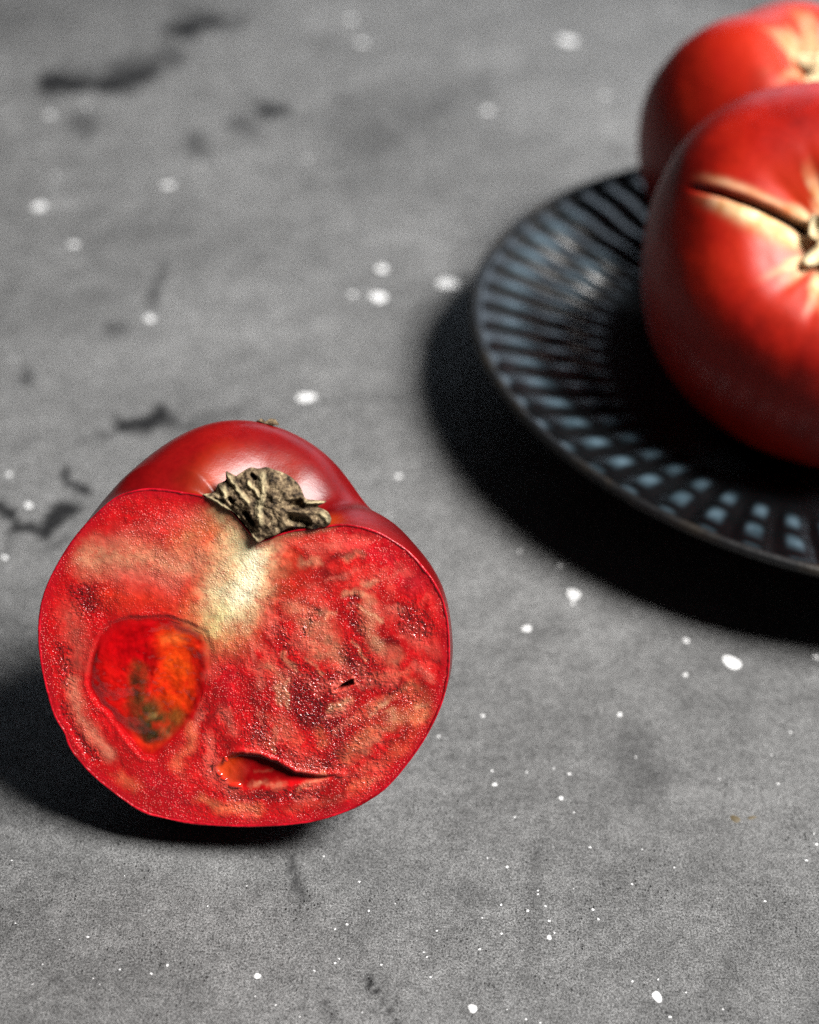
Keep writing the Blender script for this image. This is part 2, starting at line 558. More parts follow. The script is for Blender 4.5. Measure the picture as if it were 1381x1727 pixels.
k = NT('dried_stem')
c = k.ramp(k.noise(620, 5, 0.7, 0.15), [(0.36, srgb(26, 19, 13)), (0.46, srgb(76, 62, 46)), (0.57, srgb(118, 100, 76)), (0.71, srgb(176, 157, 124))])
c = k.mix(k.ramp(k.attr('ridge', True), [(0.0, 0.0), (1.0, 0.5)]), c, srgb(200, 184, 144))
stem_mat = k.out(c, 0.85, k.bump(k.noise(900, 5, 0.7), 0.8, 0.0006), spec=0.2)


k = NT('corky_scar')
c = k.ramp(k.noise(300, 5, 0.65), [(0.34, srgb(70, 54, 38)), (0.5, srgb(146, 124, 92)), (0.66, srgb(214, 196, 156))])
c = k.mix(k.ramp(k.attr('ridge', True), [(0.0, 0.0), (1.0, 0.6)]), c, srgb(226, 212, 172))
scar_mat = k.out(c, 0.8, k.bump(k.noise(700, 4), 0.6, 0.0006), spec=0.2)


def whole_tomato(label, loc, axis, left, Rr, Hh, lobes, seed, crack=None, cork_r=(0.007, 0.017), cork_amt=0.72):
    a = np.array(axis, float)
    a /= np.linalg.norm(a)
    e1 = np.array(left, float)
    e1 -= a * (e1 @ a)
    e1 /= np.linalg.norm(e1)
    e2 = np.cross(a, e1)
    prof = np.array([(0.01, -.98), (.30, -1.0), (.62, -.86), (.86, -.52), (.985, -.08), (.97, .32), (.84, .70), (.66, .92), (.48, .99), (.33, .945), (.20, .86), (.10, .80), (.01, .78)])
    prof = smooth_line(prof, 170)
    nl = 360
    L = np.arange(nl) * 2 * math.pi / nl
    rr, hh = prof[:, 0][:, None], prof[:, 1][:, None]
    top = sstep(-0.7, 0.8, hh)
    rib = sum(am * np.cos(n * L + ph) for n, am, ph in lobes)[None, :]
    r = rr * (1 + rib * (0.35 + 0.65 * top)) * Rr
    h = hh * Hh + 0.30 * rib * Hh * sstep(0.3, 0.7, rr) * sstep(0.2, 0.8, hh)
    grooves = (0.5 + 0.5 * np.cos(11 * L + 2.2 * np.sin(L * 2 + seed)))[None, :] ** 3
    h = h - 0.0003 * grooves * sstep(0.60, 0.30, rr) * sstep(0.3, 0.7, hh)
    Lb = np.broadcast_to(L[None, :], r.shape)
    up = sstep(0.2, 0.5, hh)
    warp = fbm(np.cos(Lb) * 3, np.sin(Lb) * 3, rr * 3, seed)
    c_in, c_out = cork_r
    petal = 0.5 + 0.5 * np.cos(7 * Lb + 3 * warp + seed)
    cork = up * sstep(c_out * (0.75 + 0.75 * petal), c_in, r) * (0.55 + 0.5 * petal) * cork_amt
    gold = up * sstep(c_out * 2.0, c_in, r) * 0.12
    crk = np.zeros(r.shape)
    if crack:
        l0, r0, r1, bend = crack
        lam = l0 + bend * (r / Rr - 0.5)
        d = (np.angle(np.exp(1j * (Lb - lam)))) * r
        along = sstep(r1, r1 - 0.012, r) * up * sstep(r0 * 0.5, r0, r)
        wdt = 0.0006 + 0.0007 * sstep(r1, r0, r)
        g = np.exp(-((d + 0.0006 * warp) / wdt) ** 2) * along
        h = h - 0.0036 * g
        crk = np.clip(g * 1.5 - 0.15, 0, 1)
        side = np.clip(np.exp(-((d - 0.0030) / (0.0012 + 0.0026 * sstep(r1, r0, r))) ** 2) * along * (0.9 + 0.5 * warp), 0, 1)
        h = h + 0.0004 * side
        cork = np.maximum(cork, side * sstep(r1, r1 - 0.02, r) * 0.95)
        cork = np.maximum(cork, 0.35 * np.exp(-((d + 0.0028) / 0.0012) ** 2) * along)
    V = (a * h[..., None] + (e1 * np.cos(Lb)[..., None] + e2 * np.sin(Lb)[..., None]) * r[..., None]).reshape(-1, 3)
    V += 0.0006 * fbm(V[:, 0] * 40, V[:, 1] * 40, V[:, 2] * 40, seed)[:, None] * (V / (np.linalg.norm(V, axis=1)[:, None] + 1e-6))
    V += np.array(loc)
    zmin = V[:, 2].min()
    base = V[V[:, 2].argmin()].copy()
    print('TOMATO', label[:30], 'zmin', round(zmin, 4), 'radius on plate', round(float(np.hypot(*(base[:2] - PC))), 4))
    root = thing('whole_tomato', base, label, 'tomato', 'whole tomatoes on the plate')
    f = grid_faces(nl, len(prof), True)
    mesh_obj('skin', V, f, whole_mat, root, base, attrs={'cork': np.clip(cork, 0, 1).ravel(), 'gold': np.clip(gold, 0, 1).ravel(), 'crack': crk.ravel()})
    # dried star-shaped stem scar in the hollow
    nr = 14
    sv, rd = [], []
    LL = np.arange(72) * 2 * math.pi / 72
    for j in range(nr):
        q = (j + 0.02) / (nr - 1)
        star = 0.75 + 0.25 * np.cos(5 * LL + seed) + 0.12 * np.cos(8 * LL + 1)
        rad = 0.0105 * q * (1 + (star - 1) * q)
        hgt = 0.82 * Hh + 0.0022 * (1 - q) ** 2 + 0.0045 * q ** 2.2 * Hh / 0.036 + 0.0011 * fbm(np.cos(LL) * q * 5, np.sin(LL) * q * 5, 0, seed + 5)
        if j == nr - 1:
            hgt = hgt - 0.003
        sv.append(a * hgt[:, None] + (e1 * np.cos(LL)[:, None] + e2 * np.sin(LL)[:, None]) * rad[:, None])
        rd.append(np.clip(np.cos(5 * LL + seed) * (0.3 + 0.5 * q), 0, 1))
    mesh_obj('stem_scar', np.vstack(sv) + np.array(loc), grid_faces(72, nr, True), scar_mat, root, base, attrs={'ridge': np.concatenate(rd)})
    return root


whole_tomato('whole red tomato with a dark crack beside its stem scar, nearest on the black plate',
             (0.1215, 0.3912, 0.0604), (-0.24, -0.72, 0.66), (-1, 0, 0), 0.0568, 0.042,
             [(3, .016, 2.2), (5, .020, 4.0), (2, .018, 1.6)], 3, crack=(-0.40, 0.010, 0.046, 0.0))
whole_tomato('whole red tomato standing upright behind the cracked tomato on the black plate',
             (0.1195, 0.490, 0.0565), (0.34, -0.40, 1.0), (-1, 0, 0), 0.0455, 0.040,
             [(4, .03, .2), (6, .022, 2.0), (3, .02, 0)], 8, cork_r=(0.012, 0.020), cork_amt=0.38)

# ------------------------------------------------------------------ halved tomato
EL, YAW = math.radians(26.0), math.radians(4.0)
NRM = np.array([-math.sin(YAW) * math.cos(EL), -math.cos(YAW) * math.cos(EL), math.sin(EL)])   # out of the cut face
UU = np.array([math.cos(YAW), -math.sin(YAW), 0.0])                                              # across the face
VV = np.cross(NRM, UU)
VV *= np.sign(VV[2])                                                                             # up the core
P0 = on_table(405, 1395, 0.0101)


def z1(x, y):                                   # sketch units of the cut face -> mm on the face plane
    r = ray(40 + x * 0.5503, 680 + y * 0.5503)
    q = CAM + r * (((P0 - CAM) @ NRM) / (r @ NRM)) - P0
    return np.array([q @ UU, q @ VV]) * 1000


def world(u, v, w):                             # face coordinates in mm (w: out of the face) -> metres
    u, v, w = np.broadcast_arrays(np.asarray(u, float), np.asarray(v, float), np.asarray(w, float))
    return P0 + 0.001 * (u[..., None] * UU + v[..., None] * VV + w[..., None] * NRM)


STEM = tuple(z1(717, 422))
BOT = tuple(z1(640, 1298))
RIGHT = [BOT] + [tuple(z1(*p)) for p in ((720, 1298), (820, 1292), (900, 1280), (980, 1255), (1040, 1228), (1110, 1180), (1180, 1100), (1240, 1010), (1285, 910), (1304, 810), (1303, 700), (1290, 620), (1265, 560), (1230, 510),
                                        (1180, 455), (1130, 420), (1080, 393), (1020, 376), (960, 372), (900, 383), (840, 388), (790, 400), (750, 414))] + [STEM]
LEFT = [BOT] + [tuple(z1(*p)) for p in ((520, 1290), (420, 1270), (375, 1258), (340, 1240), (270, 1190), (210, 1140), (160, 1085), (132, 1040), (126, 1015), (90, 950), (60, 840), (45, 740), (48, 640), (70, 560), (110, 480), (160, 405),
                                       (215, 345), (280, 290), (340, 268), (400, 262), (500, 275), (575, 290), (605, 305), (640, 335), (680, 382))] + [STEM]
BACK = [(0, 0), (8, -1.2), (16, -1.6), (24, 0.5), (32, 6.5), (38, 15), (42, 27), (43.5, 40), (42.5, 53), (39.5, 66), (33.5, 77), (26.5, 83), (19.5, 83.2), (13, 78), (8, 71), (4, 66.8), (0, STEM[1])]
NT_ = 150
PRO_R, PRO_L, PRO_B = smooth_line(RIGHT, NT_), smooth_line(LEFT, NT_), smooth_line(BACK, NT_)


def half_body(lam, pr=PRO_R, pl=PRO_L, pb=PRO_B):
    """rows: along the profile from blossom end to stem; columns: lam 0 (right) .. pi (left)"""
    t = np.linspace(0, 1, NT_)[:, None]
    u0 = BOT[0] + (STEM[0] - BOT[0]) * t
    lam = lam[None, :]
    cs, sn = np.cos(lam), np.sin(lam)
    wr = np.where(cs > 0, cs ** 2, 0)
    wl = np.where(cs < 0, cs ** 2, 0)
    wb = sn ** 2
    r = wr * (pr[:, :1] - u0) + wl * (u0 - pl[:, :1]) + wb * pb[:, :1]
    v = wr * pr[:, 1:] + wl * pl[:, 1:] + wb * pb[:, 1:]
    deg = np.degrees(lam)
    edge = sstep(0, 14, deg) * sstep(180, 166, deg)
    top = sstep(0.45, 0.85, t) * sstep(1.0, 0.9, t)
    belly = sstep(0.08, 0.4, t) * sstep(1.0, 0.75, t)
    r = r * (1 + 0.062 * np.exp(-((deg - 22) / 14) ** 2) * belly * edge * sstep(0.75, 0.45, t))
    # lobes of the shoulder behind the cut
    v = v + edge * top * (-3.2 * np.exp(-((deg - 42) / 13) ** 2) + 6.9 * np.exp(-((deg - 135) / np.where(deg < 135, 50, 44)) ** 2))
    v = v - 5.0 * sstep(0.86, 0.93, t) * sstep(1.0, 0.97, t) * sstep(180, 173, deg) * np.exp(-((deg - 160) / 42) ** 2)
    r = r * (1 + edge * belly * (-0.045 * np.exp(-((deg - 50) / 13) ** 2) + 0.03 * np.exp(-((deg - 130) / 20) ** 2)))
    u = u0 + r * cs
    w = -r * sn
    return u, v, w, t


def build_half():
    lam = np.radians(np.r_[0, 0.8, np.linspace(2.0, 178.0, 140), 179.2, 180])
    u, v, w, t = half_body(lam)
    V = world(u, v, w)
    sh = V.shape[:2]
    V = V.reshape(-1, 3)
    lowest = V[V[:, 2].argmin()]
    print('HALF zmin', lowest)
    base = np.array([lowest[0], lowest[1], 0.0])
    root = thing('half_tomato', base, 'halved red tomato standing on the grey table with its wet cut face forward', 'tomato')
    T = np.broadcast_to(t, sh).ravel()
    lamd = np.broadcast_to(np.degrees(lam)[None, :], sh).ravel()
    wz = fbm(V[:, 0] * 90, V[:, 1] * 90, V[:, 2] * 90, 5)
    gold = sstep(0.84, 0.97, T + 0.03 * wz) * (0.35 + 0.65 * sstep(60, 5, lamd)) * 0.9
    cork = np.zeros(len(V))
    skin = mesh_obj('skin', V, grid_faces(sh[1], sh[0], flip=True), half_mat, root, base, attrs={'cork': cork, 'gold': np.clip(gold, 0, 1), 'crack': cork})

    # ---- cut flesh
    ring = np.vstack([PRO_R[:-1], PRO_L[::-1][:-1]])
    ring = smooth_line(ring, 760, closed=True)
    C = np.array([-1.0, 36.0])
    NR = 150
    q = np.linspace(0.0005, 1, NR) ** 0.85
    G = C + (ring[None] - C) * q[:, None, None]
    U, Vv = G[..., 0].ravel(), G[..., 1].ravel()
    global FACE_RING
    FACE_RING = ring
    col, wdisp, wet, juice = paint_face(U, Vv, ring)
    flesh_v = world(U, Vv, wdisp)
    flesh = mesh_obj('cut_flesh', flesh_v, grid_faces(760, NR, True), flesh_material(), root, base, attrs={'tone': col, 'wet': wet, 'juice': juice})
    # thin glossy skin edge all round the cut
    ed = []
    for off, ww in ((-0.55, -0.12), (-0.35, 0.06), (-0.1, 0.10), (0.06, 0.0), (0.03, -0.5)):
        dirs = ring - C
        dirs /= np.linalg.norm(dirs, axis=1)[:, None]
        p = ring + dirs * (off + 0.12 * fbm(ring[:, 0] * .5, ring[:, 1] * .5, 0, 31)[:, None] * (off < -0.3) * 1.6)
        ed.append(world(p[:, 0], p[:, 1], ww + 0.10 * fbm(ring[:, 0] * 1.2, ring[:, 1] * 1.2, 0, 33)))
    kk = NT('skin_edge')
    em = kk.out(kk.ramp(kk.noise(160, 4), [(0.3, srgb(120, 3, 12)), (0.6, srgb(176, 10, 30)), (0.85, srgb(210, 60, 60))]), 0.3, kk.bump(kk.noise(900, 3), 0.5, 0.0004), spec=0.4)
    zed = np.vstack(ed)
    mesh_obj('skin_edge', zed, grid_faces(760, len(ed), True), em, root, base)
    kd = NT('clear_juice')
    jm = kd.out(srgb(196, 40, 26), 0.04, kd.bump(kd.noise(500, 2), 0.3, 0.0003), spec=0.6, coat=1.0, coat_rough=0.02)
    for x, y, rx, ry, ww in ((648, 1172, 1.5, 0.8, -0.05), (600, 1138, 0.7, 0.5, 0.05), (612, 1152, 0.8, 0.45, 0.0), (619, 1090, 0.5, 0.7, 0.1)):
        c = z1(x, y)
        dv = []
        for j in range(7):
            t = math.pi / 2 * j / 6
            for i in range(16):
                a = 2 * math.pi * i / 16
                wob = 1 + 0.16 * math.sin(2 * a + x) + 0.10 * math.sin(3 * a + y)
                rr = math.cos(t) * wob + 1e-3
                dv.append(world(c[0] + rx * rr * math.cos(a), c[1] + ry * rr * math.sin(a), ww - 0.15 + 0.75 * min(rx, ry) * math.sin(t)))
        mesh_obj('juice_drop', np.array(dv), grid_faces(16, 7, True), jm, flesh, base)
    build_gel(flesh, base)
    build_calyx(root, base)
    return root


# sketch of the cut face (units of z1): polyline, half-width, colour, strength, softness
CREAM, CORE, PINK, DEEP, ORNG, REDB = srgb(208, 158, 118), srgb(224, 214, 166), srgb(212, 104, 86), srgb(84, 2, 7), srgb(212, 58, 28), srgb(196, 24, 26)
STROKES = [
    # upper left pale band
    ([(200, 470), (290, 470), (380, 480), (470, 500), (540, 480)], 44, CREAM, .72), ([(300, 530), (400, 545), (450, 560)], 34, PINK, .65),
    ([(500, 420), (560, 380), (600, 340)], 34, srgb(200, 130, 84), .75), ([(560, 440), (580, 400)], 26, ORNG, .55),
    ([(250, 420), (420, 370), (520, 350)], 28, PINK, .4), ([(260, 590), (450, 610), (520, 640)], 34, ORNG, .6), ([(330, 330), (440, 320)], 26, REDB, .5),
    # core
    ([(690, 430), (680, 520), (640, 600), (595, 675)], 74, srgb(210, 178, 112), .85), ([(700, 440), (680, 530), (630, 615)], 60, CORE, 1.0), ([(705, 470), (690, 540), (665, 590)], 28, srgb(240, 236, 205), .8),
    ([(580, 680), (600, 640)], 26, srgb(206, 196, 130), .7), ([(800, 410), (880, 400)], 20, srgb(196, 130, 90), .7), ([(610, 330), (640, 380), (660, 420)], 28, srgb(196, 176, 128), .8),
    # left wall
    ([(180, 590), (190, 620)], 26, DEEP, .75), ([(140, 650), (170, 740), (160, 800)], 30, srgb(170, 84, 66), .7), ([(110, 760), (130, 860)], 14, DEEP, .55),
    ([(150, 860), (180, 960), (230, 1040), (260, 1080)], 17, srgb(206, 134, 104), .75), ([(130, 930), (170, 1020), (220, 1090)], 9, DEEP, .5), ([(290, 1140), (340, 1170)], 16, srgb(226, 110, 70), .7),
    ([(520, 1000), (500, 1060), (470, 1110)], 17, srgb(226, 110, 74), .75), ([(540, 960), (528, 1010)], 10, PINK, .55),
    # right field: orange red with pale streaks running down and out from the core
    ([(820, 480), (840, 560), (850, 620)], 42, ORNG, .55), ([(900, 450), (960, 520)], 50, srgb(224, 60, 46), .5), ([(1000, 430), (1120, 480), (1200, 560)], 26, srgb(222, 40, 56), .6),
    ([(830, 620), (870, 680), (900, 760)], 22, CREAM, .72), ([(900, 650), (940, 720), (955, 790)], 22, CREAM, .75), ([(760, 640), (770, 720)], 11, PINK, .75), ([(880, 560), (930, 640)], 16, PINK, .6),
    ([(740, 800), (770, 850), (800, 910)], 13, CREAM, .8), ([(1060, 600), (1050, 690), (1090, 760), (1140, 780)], 17, CREAM, .72), ([(1090, 640), (1140, 640)], 22, PINK, .65),
    ([(1190, 700), (1270, 760)], 22, PINK, .45), ([(1080, 830), (1180, 830)], 15, srgb(214, 110, 80), .65), ([(1000, 970), (1100, 920), (1200, 870)], 14, srgb(210, 130, 92), .75),
    ([(990, 1085), (1060, 1010), (1140, 970), (1230, 960)], 20, srgb(216, 140, 96), .8), ([(1200, 890), (1220, 960)], 28, srgb(220, 130, 86), .7), ([(1150, 1060), (1210, 1010)], 20, srgb(220, 96, 60), .6),
    ([(1040, 1130), (1160, 1060)], 15, srgb(216, 100, 70), .55), ([(900, 1010), (915, 1040)], 17, srgb(226, 130, 86), .75), ([(750, 960), (800, 1000), (830, 1040)], 16, srgb(200, 110, 80), .6),
    ([(610, 950), (640, 1000)], 14, PINK, .6), ([(740, 1040), (760, 1070)], 14, srgb(214, 100, 60), .6),
    ([(540, 1210), (620, 1245), (720, 1250)], 15, srgb(224, 120, 78), .7), ([(800, 1245), (960, 1210), (1060, 1160)], 9, srgb(214, 90, 66), .6), ([(1020, 1180), (1050, 1165)], 16, srgb(220, 110, 70), .6),
    # deep red fields
    ([(830, 880), (900, 940), (960, 1000)], 58, DEEP, .72), ([(700, 1010), (790, 1080)], 26, DEEP, .5), ([(1000, 780), (1060, 830)], 32, DEEP, .5), ([(1180, 640), (1210, 700)], 26, DEEP, .45),
    ([(900, 860), (960, 850)], 20, DEEP, .6), ([(840, 1110), (960, 1110)], 22, DEEP, .45), ([(1120, 880), (1180, 900)], 16, DEEP, .4), ([(780, 700), (810, 760)], 14, DEEP, .35), ([(640, 1215), (900, 1200)], 10, DEEP, .4),
    ([(620, 780), (640, 900)], 34, srgb(206, 14, 34), .5), ([(400, 1160), (470, 1220)], 44, srgb(200, 12, 34), .6), ([(860, 700), (880, 640)], 9, DEEP, .3), ([(1010, 600), (1020, 700)], 12, DEEP, .4),
]
LOC = [(60, 30)]
LOCULE = np.array([(335, 930), (360, 800), (400, 690), (480, 590), (600, 545), (860, 540), (1000, 585), (1100, 640), (1135, 760), (1120, 950), (1085, 1100), (1000, 1240), (900, 1350), (770, 1455), (690, 1445), (600, 1340),
                   (480, 1170), (400, 1100), (350, 1020)]) * 0.4737 + np.array([36.3, 399.8])   # in z1 units
SLIT = [(585, 1115), (610, 1085), (660, 1068), (720, 1075), (780, 1098), (830, 1128), (900, 1140), (975, 1138), (920, 1156), (830, 1172), (740, 1186), (680, 1190), (630, 1172), (598, 1148)]
NOTCH = [(948, 884), (975, 862), (1008, 846), (1010, 862), (985, 876)]
TEAR = [(1180, 640), (1185, 700)]
LOC_MM = np.array([z1(*p) for p in LOCULE])
SLIT_MM = np.array([z1(*p) for p in SLIT])
NOTCH_MM = np.array([z1(*p) for p in NOTCH])
MM = 0.0685                                     # mm per z1 unit on the face


def paint_face(U, Vv, ring):
    n = len(U)
    col = np.tile(srgb(186, 12, 17), (n, 1))
    big = fbm(U * .09, Vv * .09, 0, 40, 4)
    col = col * (1 + 0.22 * big[:, None])
    wu = U + 1.3 * fbm(U * .22, Vv * .22, 1, 41) + 0.5 * fbm(U * 0.9, Vv * .9, 2, 43)
    wv = Vv + 1.3 * fbm(U * .22, Vv * .22, 7, 42) + 0.5 * fbm(U * 0.9, Vv * .9, 9, 44)
    gr = fbm(U * 1.1, Vv * 1.1, 3, 45, 4)
    fg = fbm(U * 2.4, Vv * 2.4, 5, 47, 2)
    rimfade = sstep(1.5, 4.5, seg_dist(U, Vv, ring[::4], True))
    cx, cy = z1(600, 640)
    an, rd = np.arctan2(wv - cy, wu - cx), np.hypot(wu - cx, wv - cy)
    fib = fbm(an * 7, rd * 0.16, 8, 48, 4)
    field = sstep(6, 14, rd) * sstep(-14, 0, U - cx)
    col = col * (1 - 0.45 * field * np.clip(-fib * 1.6, 0, 1))[:, None]
    a = (field * 0.42 * np.clip(fib * 1.7 - 0.1, 0, 1))[:, None]
    col = col * (1 - a) + srgb(222, 112, 92) * a
    for pts, w, c, s in STROKES:
        mm = [z1(*p) for p in pts]
        d = seg_dist(wu, wv, mm)
        wm = w * MM
        a = (0.97 if c is CORE else 0.6 if pts[0][0] > 735 and c is not DEEP else 0.88) * s * sstep(2.3 * wm, -0.3 * wm, d) * np.clip(0.95 + 0.35 * gr + 0.35 * fg, 0.2, 1.05)
        col = col * (1 - a[:, None]) + np.asarray(c)[None] * a[:, None]
    rng = random.Random(19)
    for i in range(150):
        x, y = rng.uniform(640, 1270), rng.uniform(430, 1220)
        dx, dy = x - 640, y - 520
        L0 = math.hypot(dx, dy)
        if L0 < 130:
            continue
        dx, dy = dx / L0, dy / L0
        if y > 860 and x > 880:
            dx, dy = 0.86, -0.5
        elif y > 1080:
            dx, dy = 0.97, -0.12
        ang = rng.gauss(0, 0.22)
        dx, dy = dx * math.cos(ang) - dy * math.sin(ang), dx * math.sin(ang) + dy * math.cos(ang)
        ln, wd = rng.uniform(30, 95), rng.uniform(3.5, 10)
        mm = [z1(x - dx * ln / 2, y - dy * ln / 2), z1(x + rng.uniform(-6, 6), y + rng.uniform(-6, 6)), z1(x + dx * ln / 2, y + dy * ln / 2)]
        c = (PINK, PINK, CREAM, REDB, DEEP, DEEP, REDB)[rng.randrange(7)]
        a = rng.uniform(0.3, 0.62) * sstep(2.4 * wd * MM, 0, seg_dist(wu, wv, mm)) * np.clip(0.95 + 0.5 * fg, 0.2, 1.05) * rimfade
        col = col * (1 - a[:, None]) + np.asarray(c)[None] * a[:, None]
    # ragged veining
    ve = fbm(wu * .75, wv * .5, 4, 46, 4)
    col *= (1 + 0.24 * ve)[:, None]
    ed = seg_dist(U, Vv, ring[::4], True)
    a = (0.8 * sstep(2.8, 0.9, ed + 0.5 * gr))[:, None]
    crim = srgb(178, 8, 24)
    top = sstep(62, 70, Vv)
    a = a * (1 - 0.7 * (top * sstep(20, 8, np.abs(U - 2))))[:, None]
    col = col * (1 - a) + crim * a
    # grey-brown corky stain just under the stem
    ds = seg_dist(U, Vv, [z1(*p) for p in ((575, 290), (640, 335), (680, 382), (717, 422), (790, 400), (860, 388), (950, 372))])
    a = (0.75 * sstep(1.7, 0.2, ds + 0.5 * gr))[:, None]
    col = col * (1 - a) + srgb(104, 82, 52) * a
    # relief
    w = 0.07 * fbm(U * .5, Vv * .5, 6, 50, 4) + 0.22 * fbm(U * .13, Vv * .13, 6, 51, 3) + 0.07 * ve
    w = w * sstep(0.0, 2.5, ed)
    s1 = sdf(U, Vv, LOC_MM)
    m1 = sstep(0.5, -1.6, s1)
    w = w * (1 - m1) - 0.22 * sstep(0.9, -0.3, s1) - 4.0 * sstep(-0.7, -2.6, s1) + 0.10 * np.exp(-((s1 - 0.6) / 0.6) ** 2) * sstep(-8, -16, U)
    s2 = sdf(U + 0.25 * gr, Vv + 0.2 * ve, SLIT_MM)
    lip = [z1(*p) for p in SLIT[:8]]
    low = [z1(*p) for p in SLIT[7:] + SLIT[:1]]
    du, dl = seg_dist(U, Vv, lip), seg_dist(U, Vv, low)
    ins = sstep(0.1, -0.35, s2)
    m2 = sstep(0.2, -0.8, s2)
    lefty = sstep(z1(640, 1130)[0], z1(760, 1130)[0], U)
    w = w - (0.9 + 0.8 * lefty) * ins * sstep(0, 1.3, du) * dl / (du + dl + 0.1) * 1.4 + 0.25 * np.exp(-((s2 - 0.4) / 0.5) ** 2) * (Vv > z1(700, 1120)[1])
    a = (m2 * 0.85 * sstep(0.0, 0.30, dl / (du + dl + 0.05) + 0.15 * gr))[:, None]
    lf = sstep(z1(600, 1130)[0], z1(690, 1130)[0], U)
    deepr = sstep(0.2, 2.2, dl)[:, None]
    gl = srgb(196, 62, 16) * (1 - lf)[:, None] + (srgb(164, 10, 16) * (1 - deepr) + srgb(110, 3, 6) * deepr) * lf[:, None]
    col = col * (1 - a) + gl * a
    s3 = sdf(U, Vv, NOTCH_MM)
    m3 = sstep(0.15, -0.5, s3)
    w = w - 2.6 * m3 + 0.2 * np.exp(-((s3 - 0.3) / 0.3) ** 2)
    col = col * (1 - 0.5 * m3)[:, None]
    wet = np.clip(np.maximum(m2, np.maximum(m1, m3)), 0, 1)
    juice = np.zeros(n)
    for pts, ww, c, s_ in STROKES:
        if c is DEEP:
            juice = np.maximum(juice, sstep(3.6 * ww * MM, 0.0, seg_dist(wu, wv, [z1(*p) for p in pts])))
    juice = np.maximum(juice, 0.55 * field * sstep(-0.5, 0.5, fib + 0.4 * gr) * sstep(62, 30, Vv))
    juice = np.maximum(juice, 0.2 * sstep(-0.2, 0.5, big + 0.4 * gr)) * sstep(-0.3, 1.2, np.minimum(s1, s2))
    juice = juice * sstep(0.6, 2.0, ed) * np.clip(0.8 + 0.8 * fg, 0, 1)
    return np.clip(col * np.array([0.92, 0.90, 0.92]), 0.0, 0.92), w - 0.05, wet, np.clip(juice, 0, 1)


def flesh_material():
    k = NT('wet_tomato_flesh')
    wob = k.n('ShaderNodeVectorMath', operation='ADD')
    nz = k.n('ShaderNodeTexNoise', Scale=500.0, Detail=2.0)
    k.l(k.tc.outputs['Object'], nz.inputs['Vector'])
    s_ = k.n('ShaderNodeVectorMath', operation='SCALE')
    s_.inputs[3].default_value = 0.0006
    k.l(nz.outputs['Color'], s_.inputs[0])
    k.l(k.tc.outputs['Object'], wob.inputs[0])
    k.l(s_.outputs[0], wob.inputs[1])
    cell = k.voro(2100, 'F1', 0.9, wob.outputs[0])
    small = k.voro(3200, 'F1', 1.0)
    patch = k.noise(95, 5, 0.65)
    dry = k.math('SUBTRACT', 1.0, k.attr('wet', True), True)
    tone = k.attr('tone')
    amp = k.math('MULTIPLY', k.ramp(patch, [(0.38, 0.12), (0.62, 1.0)]), dry)
    spk = k.math('MULTIPLY', k.ramp(cell, [(0.05, 1.0), (0.38, 0.0)]), amp)
    col = k.mix(k.math('MULTIPLY', spk, 0.42), tone, srgb(238, 128, 110))  # pink cell tint, with the wet glints painted into the colour
    col = k.mix(k.math('MULTIPLY', amp, 0.35), col, k.ramp(cell, [(0.15, 0.6), (0.55, 0.36)]), 'OVERLAY')
    dome = k.ramp(cell, [(0.0, 1.0), (0.2, 0.8), (0.42, 0.0)])
    h = k.math('MULTIPLY', dome, amp)
    h = k.math('ADD', h, k.math('MULTIPLY', k.math('SUBTRACT', 1.0, small), k.math('MULTIPLY', amp, 0.35)))
    nrm = k.bump(h, 1.0, 0.00014)
    jc = k.attr('juice', True)
    film = k.n('ShaderNodeTexNoise', Scale=900.0, Detail=3.0, Roughness=0.55, Distortion=0.6)
    mpj = k.n('ShaderNodeMapping')
    mpj.inputs['Rotation'].default_value = (0, math.radians(25), 0)
    k.l(k.tc.outputs['Object'], mpj.inputs['Vector'])
    k.l(mpj.outputs[0], film.inputs['Vector'])
    nrm = k.bump(k.math('MULTIPLY', film.outputs['Fac'], jc), 1.0, 0.0007, nrm)
    rgh = k.math('SUBTRACT', k.math('SUBTRACT', 0.42, k.math('MULTIPLY', jc, 0.22)), k.math('MULTIPLY', k.attr('wet', True), 0.22))
    nrm = k.bump(k.noise(260, 5, 0.65), 0.14, 0.0006, nrm)
    return k.out(col, rgh, nrm, spec=0.4, coat=k.math('MULTIPLY', jc, 0.7), coat_rough=0.14, sss=0.15, sss_r=(1, .25, .15), sss_s=0.0025)


